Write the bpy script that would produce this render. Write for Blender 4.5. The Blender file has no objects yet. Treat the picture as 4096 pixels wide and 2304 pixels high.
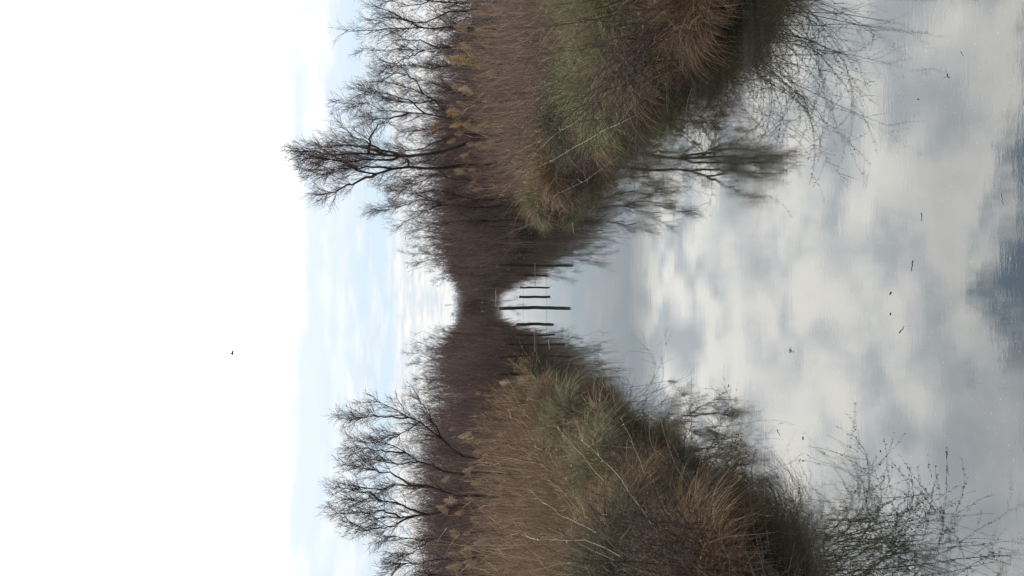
import bpy, math, random
import numpy as np
from mathutils import Matrix, Vector

rng = np.random.default_rng(7)
random.seed(7)
sc = bpy.context.scene
col = sc.collection

# ------------------------------------------------------------------ camera
CAM_H, FPX = 1.70, 800.0
yaw = math.atan(20 / FPX); pitch = math.atan(41 / FPX)
fwd = np.array([math.sin(yaw) * math.cos(pitch), math.cos(yaw) * math.cos(pitch), -math.sin(pitch)])
rgt = np.array([math.cos(yaw), -math.sin(yaw), 0.0])
upv = np.cross(rgt, fwd)
cam = bpy.data.cameras.new('camera'); camo = bpy.data.objects.new('camera', cam); col.objects.link(camo)
cam.sensor_width = 36.0; cam.lens = FPX / 1024 * 36.0; cam.clip_start = 0.05; cam.clip_end = 20000
# the phone was held on its side: world up points to the left of the picture
M = Matrix(((-upv[0], rgt[0], -fwd[0], 0), (-upv[1], rgt[1], -fwd[1], 0), (-upv[2], rgt[2], -fwd[2], CAM_H), (0, 0, 0, 1)))
camo.matrix_world = M
sc.camera = camo
sc.render.resolution_x, sc.render.resolution_y = 1024, 576

def at(U, V, d):
    """world point on the upright view's (U, V), at distance d along the canal"""
    r = fwd * FPX + rgt * (U - 288) - upv * (V - 512)
    r = r * (d / r[1])
    return np.array([r[0], r[1], r[2] + CAM_H])

# ------------------------------------------------------------------ sky and sun
SUN_EL, SUN_AZ = math.radians(50), math.radians(8)      # ahead of the camera, above the frame, behind cloud
wd = bpy.data.worlds.new('World'); sc.world = wd; wd.use_nodes = True
nt = wd.node_tree; nt.nodes.clear()
def N(t, **k):
    n = nt.nodes.new(t)
    for a, b in k.items(): setattr(n, a, b)
    return n
def L(a, b): nt.links.new(a, b)
def val(x):
    n = N('ShaderNodeValue'); n.outputs[0].default_value = x; return n.outputs[0]
def mth(op, a, b=None, c=None, clamp=False):
    n = N('ShaderNodeMath', operation=op, use_clamp=clamp)
    for i, v in enumerate((a, b, c)):
        if v is None: continue
        if isinstance(v, (int, float)): n.inputs[i].default_value = v
        else: L(v, n.inputs[i])
    return n.outputs[0]
def sstep(v, lo, hi):
    n = N('ShaderNodeMapRange', interpolation_type='SMOOTHSTEP'); L(v, n.inputs[0])
    n.inputs[1].default_value = lo; n.inputs[2].default_value = hi
    return n.outputs[0]
def ramp(v, stops, interp='LINEAR'):
    n = N('ShaderNodeValToRGB'); L(v, n.inputs[0]); cr = n.color_ramp; cr.interpolation = interp
    while len(cr.elements) > 1: cr.elements.remove(cr.elements[-1])
    for i, (p, c) in enumerate(stops):
        e = cr.elements[0] if i == 0 else cr.elements.new(p)
        e.position = p; e.color = (*c, 1) if len(c) == 3 else c
    return n.outputs[0]
def vmul(colr, s):
    n = N('ShaderNodeVectorMath', operation='SCALE'); L(colr, n.inputs[0])
    if isinstance(s, (int, float)): n.inputs[3].default_value = s
    else: L(s, n.inputs[3])
    return n.outputs[0]
def mixc(f, a, b):
    n = N('ShaderNodeMix', data_type='RGBA')
    if isinstance(f, (int, float)): n.inputs[0].default_value = f
    else: L(f, n.inputs[0])
    for i, v in ((6, a), (7, b)):
        if isinstance(v, tuple): n.inputs[i].default_value = (*v, 1)
        else: L(v, n.inputs[i])
    return n.outputs[2]
tc = N('ShaderNodeTexCoord'); sep = N('ShaderNodeSeparateXYZ'); L(tc.outputs['Generated'], sep.inputs[0])
dx, dy, dz = sep.outputs
zc = mth('MAXIMUM', dz, 0.0)
den = mth('ADD', zc, 0.10)
cmb = N('ShaderNodeCombineXYZ'); L(mth('DIVIDE', dx, den), cmb.inputs[0]); L(mth('DIVIDE', dy, den), cmb.inputs[1])
def cloudnoise(scale, off, detail=6, rough=0.55, sx=1.0, sy=1.0):
    m = N('ShaderNodeMapping'); L(cmb.outputs[0], m.inputs[0]); m.inputs['Location'].default_value = off
    m.inputs['Scale'].default_value = (sx, sy, 1)
    n = N('ShaderNodeTexNoise'); L(m.outputs[0], n.inputs['Vector']); n.inputs['Scale'].default_value = scale
    n.inputs['Detail'].default_value = detail; n.inputs['Roughness'].default_value = rough
    return n.outputs['Fac']
sky = N('ShaderNodeTexSky', sky_type='NISHITA'); sky.sun_disc = False
sky.sun_elevation = SUN_EL; sky.sun_rotation = SUN_AZ
sky.air_density = 1.0; sky.dust_density = 1.5; sky.ozone_density = 1.5
gap = vmul(sky.outputs[0], 0.10)
# cloud radiance rises towards the veiled sun, falls behind the viewer
elev = ramp(zc, [(0.0, (.97,) * 3), (0.075, (.97,) * 3), (.12, (1.0,) * 3), (.17, (1.15,) * 3), (.21, (1.5,) * 3), (.235, (2.5,) * 3),
                 (.34, (3.6,) * 3), (.46, (5.7,) * 3), (.62, (7.0,) * 3), (.8, (3.0,) * 3), (1.0, (1.6,) * 3)])
front = mth('ADD', mth('MULTIPLY', sstep(dy, -0.35, 0.75), 0.62), 0.38)
n1 = cloudnoise(1.15, (3.1, 1.7, 0)); n2 = cloudnoise(5.4, (0.4, 5.2, 0), 6, .5); n3 = cloudnoise(.55, (7.7, 2.1, 0), 3); n5 = cloudnoise(1.3, (6.1, 3.3, 0), 4, .5); n4 = cloudnoise(5.0, (2.4, .2, 0), 8, .68)
body = sstep(mth('ADD', mth('MULTIPLY', n1, .40), mth('MULTIPLY', n2, .60)), .40, .60)
shade = mth('ADD', mth('MULTIPLY', body, .44), .71)
low = sstep(dz, .17, .25)
shade = mth('ADD', mth('MULTIPLY', shade, low), mth('MULTIPLY', mth('SUBTRACT', 1.0, low), mth('ADD', .93, mth('MULTIPLY', body, .12))))
ccol = mixc(body, (.86, .93, 1.0), (1.0, .99, .955))
cloud = vmul(ccol, mth('MULTIPLY', mth('MULTIPLY', elev, front), shade))
# low band of grey-blue stratus between 6 and 13 degrees
band = mth('MULTIPLY', sstep(mth('ADD', dz, mth('MULTIPLY', mth('SUBTRACT', n1, .5), .05)), .085, .105),
           mth('SUBTRACT', 1.0, sstep(mth('ADD', dz, mth('MULTIPLY', mth('SUBTRACT', n5, .5), .07)), .195, .235)))
bandv = mth('MULTIPLY', band, mth('ADD', .45, mth('MULTIPLY', sstep(n5, .60, .42), .50)))
cloud = mixc(bandv, cloud, vmul(mixc(sstep(dz, .12, .2), (.64, .78, .89), (.75, .84, .955)), mth('MULTIPLY', front, 1.12)))
# openings where the blue shows, high up ahead
opening = mth('MULTIPLY', sstep(mth('ADD', n3, mth('MULTIPLY', mth('SUBTRACT', n2, .5), .2)), .50, .60), sstep(dz, .46, .53))
# the large blue opening just above the top edge of the view, in front
hx = mth('DIVIDE', mth('SUBTRACT', dx, .07), .25); hz = mth('DIVIDE', mth('SUBTRACT', dz, .625), .066)
hole = mth('SQRT', mth('ADD', mth('MULTIPLY', hx, hx), mth('MULTIPLY', hz, hz)))
hole = sstep(mth('ADD', hole, mth('MULTIPLY', mth('SUBTRACT', n4, .5), 2.6)), 1.30, .62)
hole = mth('MULTIPLY', hole, sstep(dy, 0.0, 0.2))
op = mth('MAXIMUM', hole, mth('MULTIPLY', opening, .35))
full = mixc(op, cloud, vmul(mixc(.5, gap, (1.5, 2.6, 4.0)), 1.0))
bg = N('ShaderNodeBackground'); L(full, bg.inputs[0]); bg.inputs[1].default_value = 1.0
wo = N('ShaderNodeOutputWorld'); L(bg.outputs[0], wo.inputs[0])
wd.cycles.sampling_method = 'AUTOMATIC'

sl = bpy.data.lights.new('sun', 'SUN'); sl.energy = 0.6; sl.angle = math.radians(12); sl.color = (1, .95, .88)
so = bpy.data.objects.new('sun', sl); col.objects.link(so)
sdir = Vector((math.sin(SUN_AZ) * math.cos(SUN_EL), math.cos(SUN_AZ) * math.cos(SUN_EL), math.sin(SUN_EL)))
so.rotation_euler = sdir.to_track_quat('Z', 'Y').to_euler()

vs = sc.view_settings; vs.view_transform = 'Standard'; vs.look = 'None'; vs.exposure = 0.0; vs.gamma = 1.0; vs.use_curve_mapping = False

# ------------------------------------------------------------------ helpers
def unit(v): return v / np.maximum(np.linalg.norm(v, axis=-1, keepdims=True), 1e-9)
def rvec(n, s=1.0): return rng.normal(size=(n, 3)) * s

class MB:
    """collects strands and plain faces; build() links ONE mesh object"""
    def __init__(s): s.v = []; s.f4 = []; s.f3 = []; s.c = []; s.n = 0
    def raw(s, v, faces, c):
        v = np.asarray(v, float); s.v.append(v); s.c.append(np.tile(np.asarray(c, float), (len(v), 1)))
        for f in faces:
            (s.f4 if len(f) == 4 else s.f3).append(np.array([f]) + s.n)
        s.n += len(v)
    def ribbon(s, P, W, C):
        n, k, _ = P.shape
        if n == 0: return
        T = unit(np.gradient(P, axis=1)); ref = unit(rvec(n))[:, None, :]
        S = unit(np.cross(T, ref)) * W[:, :, None] * .5
        V = np.stack([P - S, P + S], 2).reshape(-1, 3)
        C = np.broadcast_to(C[:, None, None, :] if C.ndim == 2 else C[:, :, None, :], (n, k, 2, 3)).reshape(-1, 3)
        b = (np.arange(n) * 2 * k)[:, None] + (np.arange(k - 1) * 2)[None] + s.n
        F = np.stack([b, b + 1, b + 3, b + 2], -1).reshape(-1, 4)
        s.v.append(V); s.c.append(C); s.f4.append(F); s.n += len(V)
    def tube(s, P, R, C, sides=3):
        n, k, _ = P.shape
        if n == 0: return
        T = unit(np.gradient(P, axis=1)); ref = unit(rvec(n))[:, None, :]
        A = unit(np.cross(T, ref)); B = np.cross(T, A)
        a = np.arange(sides) * 2 * math.pi / sides
        V = P[:, :, None] + (A[:, :, None] * np.cos(a)[:, None] + B[:, :, None] * np.sin(a)[:, None]) * R[:, :, None, None]
        C = np.broadcast_to(C[:, None, None, :], (n, k, sides, 3)).reshape(-1, 3)
        base = (np.arange(n) * sides * k)[:, None, None] + (np.arange(k - 1) * sides)[None, :, None] + s.n
        j = np.arange(sides)[None, None]; j2 = (j + 1) % sides
        F = np.stack([base + j, base + j2, base + sides + j2, base + sides + j], -1).reshape(-1, 4)
        s.v.append(V.reshape(-1, 3)); s.c.append(C); s.f4.append(F); s.n += n * k * sides
    def build(s, name, mat, parent=None, smooth=False, origin=None):
        V = np.concatenate(s.v)
        if origin is not None: V = V - np.asarray(origin)
        C = np.concatenate(s.c)
        f4 = np.concatenate(s.f4) if s.f4 else np.zeros((0, 4), int)
        f3 = np.concatenate(s.f3) if s.f3 else np.zeros((0, 3), int)
        me = bpy.data.meshes.new(name); me.vertices.add(len(V)); me.vertices.foreach_set('co', V.astype(np.float32).ravel())
        li = np.concatenate([f4.ravel(), f3.ravel()]).astype(np.int32)
        me.loops.add(len(li)); me.loops.foreach_set('vertex_index', li)
        me.polygons.add(len(f4) + len(f3))
        st = np.concatenate([np.arange(len(f4)) * 4, len(f4) * 4 + np.arange(len(f3)) * 3]).astype(np.int32)
        me.polygons.foreach_set('loop_start', st)
        me.update(calc_edges=True)
        ca = me.color_attributes.new('tint', 'FLOAT_COLOR', 'POINT')
        ca.data.foreach_set('color', np.concatenate([C, np.ones((len(C), 1))], 1).astype(np.float32).ravel())
        if smooth: me.polygons.foreach_set('use_smooth', np.ones(len(me.polygons), bool))
        me.materials.append(mat)
        o = bpy.data.objects.new(name, me); col.objects.link(o)
        if parent is not None: o.parent = parent
        elif origin is not None: o.location = origin
        return o

def tag(o, label=None, cat=None, group=None, kind=None):
    if label: o['label'] = label
    if cat: o['category'] = cat
    if group: o['group'] = group
    if kind: o['kind'] = kind
    return o
def empty(name, loc, label, cat, group=None):
    o = bpy.data.objects.new(name, None); col.objects.link(o); o.location = loc; o.empty_display_size = .1
    return tag(o, label, cat, group)

def grow(base, d, length, K, wob=.1, grav=0.0, curl=None):
    """strands from base along d; grav > 0 bends down, < 0 bends up"""
    n = len(base); P = np.zeros((n, K, 3)); P[:, 0] = base; d = unit(d); st = (length / (K - 1))[:, None]
    g = np.broadcast_to(np.asarray(grav, float), (n,))
    for i in range(1, K):
        P[:, i] = P[:, i - 1] + d * st
        d = d + rvec(n, wob)
        d[:, 2] -= g * (1 if curl is None else curl[i])
        d = unit(d)
    return P
def along(P, n, t0=.1, t1=1.0, wt=None):
    """n random points on polylines P with tangents"""
    N_, K, _ = P.shape
    ln = np.linalg.norm(P[:, -1] - P[:, 0], axis=1); w = ln / ln.sum() if wt is None else wt / wt.sum()
    i = rng.choice(N_, n, p=w); t = rng.uniform(t0, t1, n) * (K - 1); k = np.minimum(t.astype(int), K - 2); f = (t - k)[:, None]
    return P[i, k] * (1 - f) + P[i, k + 1] * f, unit(P[i, k + 1] - P[i, k]), i, t / (K - 1)
def fan(T, lo, hi):
    """directions leaving T by lo..hi degrees"""
    a = np.radians(rng.uniform(lo, hi, len(T)))[:, None]
    pr = unit(np.cross(T, rvec(len(T))))
    return T * np.cos(a) + pr * np.sin(a)
def tints(n, cols, var=.2):
    cols = np.array(cols); c = cols[rng.integers(0, len(cols), n)]
    return c * rng.uniform(1 - var, 1 + var, (n, 1))
def taper(n, K, w, tip=.1, p=1.0):
    t = np.linspace(0, 1, K) ** p
    return np.asarray(w).reshape(-1, 1) * (1 - (1 - tip) * t)[None] * np.ones((n, 1))

def material(name, rough=.8, trans=0.0, noise=None, mul=1.0):
    m = bpy.data.materials.new(name); m.use_nodes = True; t = m.node_tree; b = t.nodes['Principled BSDF']
    a = t.nodes.new('ShaderNodeAttribute'); a.attribute_name = 'tint'
    out = a.outputs['Color']
    tcn = t.nodes.new('ShaderNodeTexCoord'); nz = t.nodes.new('ShaderNodeTexNoise'); nz.inputs['Scale'].default_value = noise or 3.0
    nz.inputs['Detail'].default_value = 4
    t.links.new(tcn.outputs['Object'], nz.inputs['Vector'])
    mr = t.nodes.new('ShaderNodeMapRange'); t.links.new(nz.outputs['Fac'], mr.inputs[0])
    mr.inputs[1].default_value = .3; mr.inputs[2].default_value = .7; mr.inputs[3].default_value = .7 * mul; mr.inputs[4].default_value = 1.3 * mul
    vm = t.nodes.new('ShaderNodeVectorMath'); vm.operation = 'SCALE'; t.links.new(out, vm.inputs[0]); t.links.new(mr.outputs[0], vm.inputs[3])
    t.links.new(vm.outputs[0], b.inputs['Base Color']); b.inputs['Roughness'].default_value = rough
    b.inputs['Specular IOR Level'].default_value = .15
    if trans:
        tr = t.nodes.new('ShaderNodeBsdfTranslucent'); t.links.new(vm.outputs[0], tr.inputs[0])
        mx = t.nodes.new('ShaderNodeMixShader'); mx.inputs[0].default_value = trans
        t.links.new(b.outputs[0], mx.inputs[1]); t.links.new(tr.outputs[0], mx.inputs[2])
        t.links.new(mx.outputs[0], t.nodes['Material Output'].inputs[0])
    return m
M_bark = material('bark', .85, 0, 6)
M_twig = material('twigs', .85, 0, 2)
M_thicket = material('thicket', .9, 0, .35)
M_grass = material('dry_grass', .7, .10, 3.0)
M_reed = material('reed_straw', .65, .12, 1.2)
M_plume = material('seed_heads', .9, .4, 8)
M_wood = material('wet_wood', .7, 0, 12)
M_cane = material('bramble_cane', .5, 0, 4)
M_soil = material('soil', .95, 0, 2.5)

def mnoise(x, y, f, s):
    return (np.sin(x * f * 1.3 + s) * np.cos(y * f + s * 2.1) + .5 * np.sin(x * f * 2.9 + y * f * 2.3 + s * 3) + .3 * np.sin(y * f * 5.1 - x * f * 3.7 + s)) / 1.8

# ------------------------------------------------------------------ the ground with its channel
def xl(y): return -1.38 - .10 * np.sin(y * .55 + .4) - .06 * np.sin(y * 1.7)
def xr(y): return 2.02 + .10 * np.sin(y * .6 + 1.2) + .06 * np.sin(y * 1.5 + 2)
FAR = 165.0
def ground(x, y):
    x = np.asarray(x, float); y = np.asarray(y, float)
    o = np.maximum(xl(y) - x, x - xr(y))                    # outside > 0
    o = np.maximum(o, y - FAR)
    z = np.where(o > 0, .42 * (1 - np.exp(-np.maximum(o, 0) / .35)), np.maximum(o * 1.2, -.7))
    return z + np.where(o > .1, .05 * mnoise(x, y, 1.1, .7) * np.clip(o, 0, 1), 0) + np.where(o > 5, .1 * mnoise(x, y, .12, 2), 0)
ys = np.concatenate([np.arange(-30, 2, 2), np.arange(2, 30, .4), np.arange(30, 170, 2.5), np.array([175, 190, 220, 280, 400, 700, 1500, 4000.])])
off = np.array([-4000, -1200, -400, -150, -60, -25, -12, -7, -4, -2.5, -1.5, -.9, -.55, -.3, -.15, 0.0])
rows = []
for y in ys:
    rows.append(np.concatenate([xl(y) + off, np.linspace(float(xl(y)), float(xr(y)), 10)[1:-1], xr(y) - off[::-1]]))
X = np.array(rows); Y = np.repeat(ys[:, None], X.shape[1], 1); Z = ground(X, Y)
gv = np.stack([X, Y, Z], -1).reshape(-1, 3); nx = X.shape[1]
i = np.arange(len(ys) - 1)[:, None] * nx + np.arange(nx - 1)[None]
gm = MB(); gm.v.append(gv); gm.c.append(np.tile([.045, .035, .022], (len(gv), 1))); gm.n = len(gv)
gm.f4.append(np.stack([i, i + 1, i + 1 + nx, i + nx], -1).reshape(-1, 4))
tag(gm.build('ground', M_soil, smooth=True), kind='structure')

# ------------------------------------------------------------------ the water
mw = bpy.data.materials.new('canal_water'); mw.use_nodes = True; t = mw.node_tree; b = t.nodes['Principled BSDF']
nt = t
tcw = N('ShaderNodeTexCoord')
def wnoise(scale, sx, sy, detail=3, rough=.5, off=(0, 0, 0)):
    m = N('ShaderNodeMapping'); L(tcw.outputs['Object'], m.inputs[0]); m.inputs['Scale'].default_value = (sx, sy, 1); m.inputs['Location'].default_value = off
    n = N('ShaderNodeTexNoise'); L(m.outputs[0], n.inputs['Vector']); n.inputs['Scale'].default_value = scale
    n.inputs['Detail'].default_value = detail; n.inputs['Roughness'].default_value = rough
    return n.outputs['Fac']
b.inputs['IOR'].default_value = 1.45
b.inputs['Specular IOR Level'].default_value = .5
slow = wnoise(.9, .6, 1.0, 2); rip = wnoise(9, .45, 1.6, 4, .6); fine = wnoise(42, .5, 1.3, 3, .6)
patch = sstep(wnoise(.8, 1, 1.3, 4, .6, (4, 3, 0)), .47, .62)
h = mth('ADD', mth('MULTIPLY', slow, .0016), mth('ADD', mth('MULTIPLY', rip, .00013), mth('MULTIPLY', mth('MULTIPLY', fine, patch), .00016)))
bp = N('ShaderNodeBump'); bp.inputs['Strength'].default_value = 1.0; bp.inputs['Distance'].default_value = 1.0
L(h, bp.inputs['Height']); L(bp.outputs[0], b.inputs['Normal'])
# a thin film of dust and specks drifting on the surface
spk = sstep(wnoise(120, 1, 1, 2, .5), .70, .75)
film = mth('MULTIPLY', sstep(wnoise(1.7, .5, 1.5, 5, .65, (1, 9, 0)), .48, .70), .045)
fac = mth('MAXIMUM', film, mth('MULTIPLY', spk, .45))
L(mixc(fac, (.013, .013, .008), (.42, .43, .41)), b.inputs['Base Color'])
rr = N('ShaderNodeMapRange'); L(fac, rr.inputs[0]); rr.inputs[3].default_value = .012; rr.inputs[4].default_value = .25
L(rr.outputs[0], b.inputs['Roughness'])
wb = MB(); yy = np.array([-30, 0, 5, 10, 20, 40, 80, 120, FAR + 1.5])
wv = np.array([[x, y, 0] for y in yy for x in (-2.2, 2.9)]); wb.raw(wv, [(2 * k, 2 * k + 1, 2 * k + 3, 2 * k + 2) for k in range(len(yy) - 1)], (.02, .02, .02))
tag(wb.build('canal_water', mw), kind='structure')

# ------------------------------------------------------------------ bare trees
BARK = [(.030, .022, .022), (.042, .030, .028), (.025, .020, .022)]
TWIG = [(.10, .065, .055), (.075, .052, .048), (.12, .08, .065)]
def resample(pts, K):
    pts = np.asarray(pts, float); s = np.concatenate([[0], np.cumsum(np.linalg.norm(np.diff(pts, axis=0), axis=1))])
    q = np.linspace(0, s[-1], K); return np.stack([np.interp(q, s, pts[:, j]) for j in range(3)], 1)
def tree(name, label, cat, stems, depth, conv, r0=.05, dens=1.0, l1=.8, group=None, seed=0, spread=.35):
    """stems: (parent index or None, [(x, y) ...]); limbs traced at their true distance, twigs grown on them"""
    global rng
    rng = np.random.default_rng(100 + seed)
    polys = []; rad = []
    for par, pts in stems:
        if par is None: y0 = depth + rng.uniform(-.2, .2)
        else: y0 = polys[par][len(polys[par]) // 2][1]
        sl = rng.uniform(-spread, spread) * (1 if par is None else 1.6)
        w = []
        for k, (x, y) in enumerate(pts):
            U, V = conv(x, y); d = y0 + sl * k / 2
            w.append(at(U, V, d))
        w = np.array(w)
        if par is None:                                     # carry the trunk down to the soil
            gz = float(ground(w[0, 0], w[0, 1])) - .05
            foot = w[0] + (w[0] - w[1]) * .25; foot[2] = gz; w = np.vstack([foot, w])
        else:
            j = np.argmin(np.linalg.norm(polys[par][:, [0, 2]] - w[0][[0, 2]], axis=1)); w[0] = polys[par][j]
        w = resample(w, 14); w[1:-1] += rng.normal(size=(12, 3)) * .018
        polys.append(w); rad.append((r0 if par is None else r0 * .6) * rng.uniform(.8, 1.1))
    root = polys[0][0].copy(); e = empty(name, root, label, cat, group)
    for (par, _), w, r in zip(stems, polys, rad):
        pass
    heads = [k for k, s in enumerate(stems) if s[0] is None]
    for hk in heads:
        m = MB(); mem = [k for k in range(len(stems)) if k == hk or stems[k][0] == hk or (stems[k][0] is not None and stems[stems[k][0]][0] == hk)]
        for k in mem: m.tube(polys[k][None], taper(1, 14, [rad[k]], .14, .8), tints(1, BARK), 6)
        m.build('trunk', M_bark, e, True, root)
    P0 = np.array(polys); tot = np.linalg.norm(np.diff(P0, axis=1), axis=2).sum()
    m = MB()
    n1 = int(tot * 12.5 * dens); b1, t1, i1, s1 = along(P0, n1, .25, 1.0)
    d1 = fan(t1, 22, 55); d1[:, 2] += .25; ln = l1 * (1.15 - .6 * s1) * rng.uniform(.5, 1.2, n1)
    P1 = grow(b1, d1, ln, 7, .10, -.06); R1 = taper(n1, 7, .0068 * rng.uniform(.6, 1.2, n1), .3)
    m.tube(P1, R1, tints(n1, BARK), 3)
    n2 = int(n1 * 7.0); b2, t2, i2, s2 = along(P1, n2, .12, 1.0); d2 = fan(t2, 20, 55); d2[:, 2] += .12
    ln = l1 * .50 * (1.1 - .5 * s2) * rng.uniform(.4, 1.2, n2)
    P2 = grow(b2, d2, ln, 5, .14, -.04); m.tube(P2, taper(n2, 5, .0036 * rng.uniform(.7, 1.2, n2), .4), tints(n2, TWIG), 3)
    n3 = int(n2 * 3.4); b3, t3, _, s3 = along(P2, n3, .2, 1.0); d3 = fan(t3, 20, 50); ln = l1 * .24 * rng.uniform(.4, 1.3, n3)
    P3 = grow(b3, d3, ln, 3, .15, -.03); m.ribbon(P3, taper(n3, 3, .0048 * np.ones(n3), .45), tints(n3, TWIG))
    m.build('crown', M_twig, e, False, root)
    return e
c1 = lambda x, y: (576 - y / 1.449 / 4, (1100 + x / 1.449) / 4)
c4 = lambda x, y: (576 - (1400 + y / 1.6025) / 4, (1200 + x / 1.6025) / 4)

tree('bare_alder', 'tallest bare tree on the upper bank, two dark twisting trunks rising over the reeds', 'tree', [
    (None, [(1260, 800), (1150, 815), (1050, 860), (940, 885), (850, 905), (740, 905), (600, 900), (500, 885), (380, 900), (250, 885), (120, 875)]),
    (None, [(1180, 955), (1000, 975), (900, 975), (810, 960), (740, 975), (650, 990), (570, 1010), (500, 1000), (430, 955), (330, 925), (200, 905)]),
    (None, [(1080, 780), (1010, 790), (940, 830), (850, 860), (760, 880), (700, 900)]),
    (0, [(740, 905), (690, 890), (600, 860), (540, 830), (450, 790), (390, 740)]),
    (0, [(740, 905), (640, 925), (560, 920), (430, 935), (330, 930), (230, 910)]),
    (0, [(600, 900), (520, 860), (420, 840), (300, 850), (180, 860)]),
    (1, [(570, 1010), (480, 1050), (400, 1080), (340, 1110), (240, 1130)]),
    (1, [(650, 990), (560, 960), (450, 975), (330, 985), (180, 990)]),
    (1, [(815, 960), (770, 930), (740, 910)]),
    (0, [(540, 830), (560, 780), (600, 730), (640, 700)]),
], 18.8, c1, .062, 1.15, .80, seed=1)
tree('bare_willow', 'spreading bare willow on the upper bank with four forking limbs', 'tree', [
    (None, [(1090, 700), (1030, 690), (960, 670), (850, 655), (740, 655), (640, 640), (560, 600), (450, 600), (370, 595)]),
    (None, [(1090, 690), (1005, 655), (930, 590), (880, 555), (800, 520), (700, 490), (600, 470)]),
    (0, [(850, 655), (800, 590), (700, 560), (600, 530), (490, 520)]),
    (0, [(740, 655), (650, 690), (560, 690), (480, 655)]),
    (1, [(930, 590), (850, 600), (740, 590), (640, 580)]),
    (1, [(880, 555), (820, 470), (740, 430), (640, 430)]),
], 20.0, c1, .040, 1.0, .75, seed=2)
tree('bare_sapling', 'bare sapling cut by the top edge of the picture, with slender parallel stems', 'tree', [
    (None, [(1180, 160), (1040, 155), (950, 155), (870, 170), (750, 155), (640, 175), (520, 180), (420, 172)]),
    (None, [(1150, 60), (1050, 60), (960, 90), (860, 130), (780, 130), (700, 90), (640, 60), (590, 40)]),
    (None, [(1150, 10), (1040, 20), (900, 10), (800, 30), (650, 0)]),
    (0, [(870, 170), (760, 110), (650, 100), (540, 110)]),
    (2, [(900, 10), (780, -30), (650, -50), (520, -60)]),
], 18.0, c1, .036, .95, .6, seed=3)
tree('bare_sapling', 'slim bare sapling on the upper bank between the willow and the cut-off sapling', 'tree', [
    (None, [(1200, 310), (1150, 300), (1060, 265), (960, 285), (850, 290), (720, 290), (600, 292), (500, 287)]),
    (0, [(960, 290), (850, 240), (740, 230), (620, 240)]),
    (0, [(850, 290), (760, 340), (680, 370), (600, 350)]),
    (None, [(1150, 370), (1050, 380), (900, 400), (780, 370), (640, 400)]),
], 19.0, c1, .032, .95, .6, seed=4)
tree('bare_bush', 'dense bare bush on the upper bank between the two-trunked tree and the open water', 'bush', [
    (None, [(1120, 1040), (1060, 1040), (950, 1010), (860, 1050), (760, 1090), (680, 1150)]),
    (None, [(1120, 1200), (1080, 1200), (960, 1180), (860, 1150), (760, 1190), (660, 1230), (580, 1220)]),
    (0, [(950, 1010), (880, 1015), (780, 1020), (680, 1060)]),
    (1, [(960, 1180), (880, 1220), (800, 1260), (740, 1290)]),
    (None, [(1100, 1150), (1000, 1110), (900, 1100), (800, 1130), (700, 1110)]),
    (None, [(1120, 1280), (1000, 1290), (900, 1300), (830, 1330)]),
], 21.5, c1, .030, 1.3, .7, seed=5)
tree('bare_bush', 'low bare bush between the two-trunked tree and the spreading willow', 'bush', [
    (None, [(1120, 780), (1040, 760), (950, 740), (850, 760), (760, 770), (690, 740)]),
    (None, [(1120, 900), (1040, 930), (960, 940), (880, 930), (820, 940)]),
    (None, [(1120, 560), (1040, 540), (960, 500), (880, 470), (790, 450)]),
], 22.5, c1, .022, 1.2, .7, seed=6)
tree('leaning_willow', 'bare willow on the lower bank leaning towards the water, left-hand limbs thin and arching', 'tree', [
    (None, [(1230, 745), (1180, 720), (1030, 670), (900, 560), (830, 510), (760, 450), (700, 430), (600, 380), (520, 345), (440, 315)]),
    (None, [(1000, 790), (850, 745), (780, 730), (690, 660), (580, 605), (520, 585), (420, 600), (340, 580)]),
    (1, [(690, 660), (560, 655), (490, 640), (380, 620), (300, 625)]),
    (0, [(760, 470), (700, 500), (640, 540), (560, 570), (470, 560)]),
    (0, [(700, 430), (560, 430), (470, 420), (360, 440), (290, 455)]),
    (1, [(780, 730), (700, 720), (600, 730), (490, 700), (400, 690)]),
    (0, [(900, 560), (840, 430), (800, 370), (760, 330)]),
], 17.5, c4, .040, 1.05, .65, seed=7)
tree('forked_willow', 'tall bare willow on the lower bank with a dark forked trunk above the reeds', 'tree', [
    (None, [(1290, 1000), (1200, 1010), (1090, 1010), (980, 1000), (900, 1030), (800, 1060), (700, 1085), (600, 1070), (540, 1072), (450, 1090), (370, 1120), (270, 1100)]),
    (0, [(800, 1060), (700, 1010), (600, 975), (520, 960), (470, 960), (370, 960), (240, 950)]),
    (None, [(1000, 930), (820, 880), (700, 860), (590, 860), (510, 900), (440, 880), (330, 860), (210, 850)]),
    (0, [(600, 1070), (520, 1030), (440, 1040), (330, 1050), (250, 1045)]),
    (2, [(700, 860), (600, 800), (500, 770), (400, 740), (330, 750)]),
    (0, [(700, 1085), (620, 1130), (540, 1140), (440, 1150), (360, 1190)]),
    (1, [(520, 960), (440, 910), (340, 900), (260, 890)]),
], 16.0, c4, .044, 1.05, .62, seed=8)
tree('bare_bush', 'sprawling bare bush touching the bottom edge of the picture', 'bush', [
    (None, [(1120, 1160), (1010, 1180), (900, 1205), (800, 1235), (700, 1205), (600, 1195), (520, 1210)]),
    (None, [(1120, 1330), (980, 1350), (850, 1335), (740, 1370), (620, 1380), (520, 1395)]),
    (0, [(800, 1235), (740, 1290), (650, 1310), (560, 1300)]),
    (None, [(1100, 1450), (960, 1460), (830, 1440), (700, 1450)]),
], 17.0, c4, .026, .9, .6, seed=9)
rng = np.random.default_rng(55)
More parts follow.
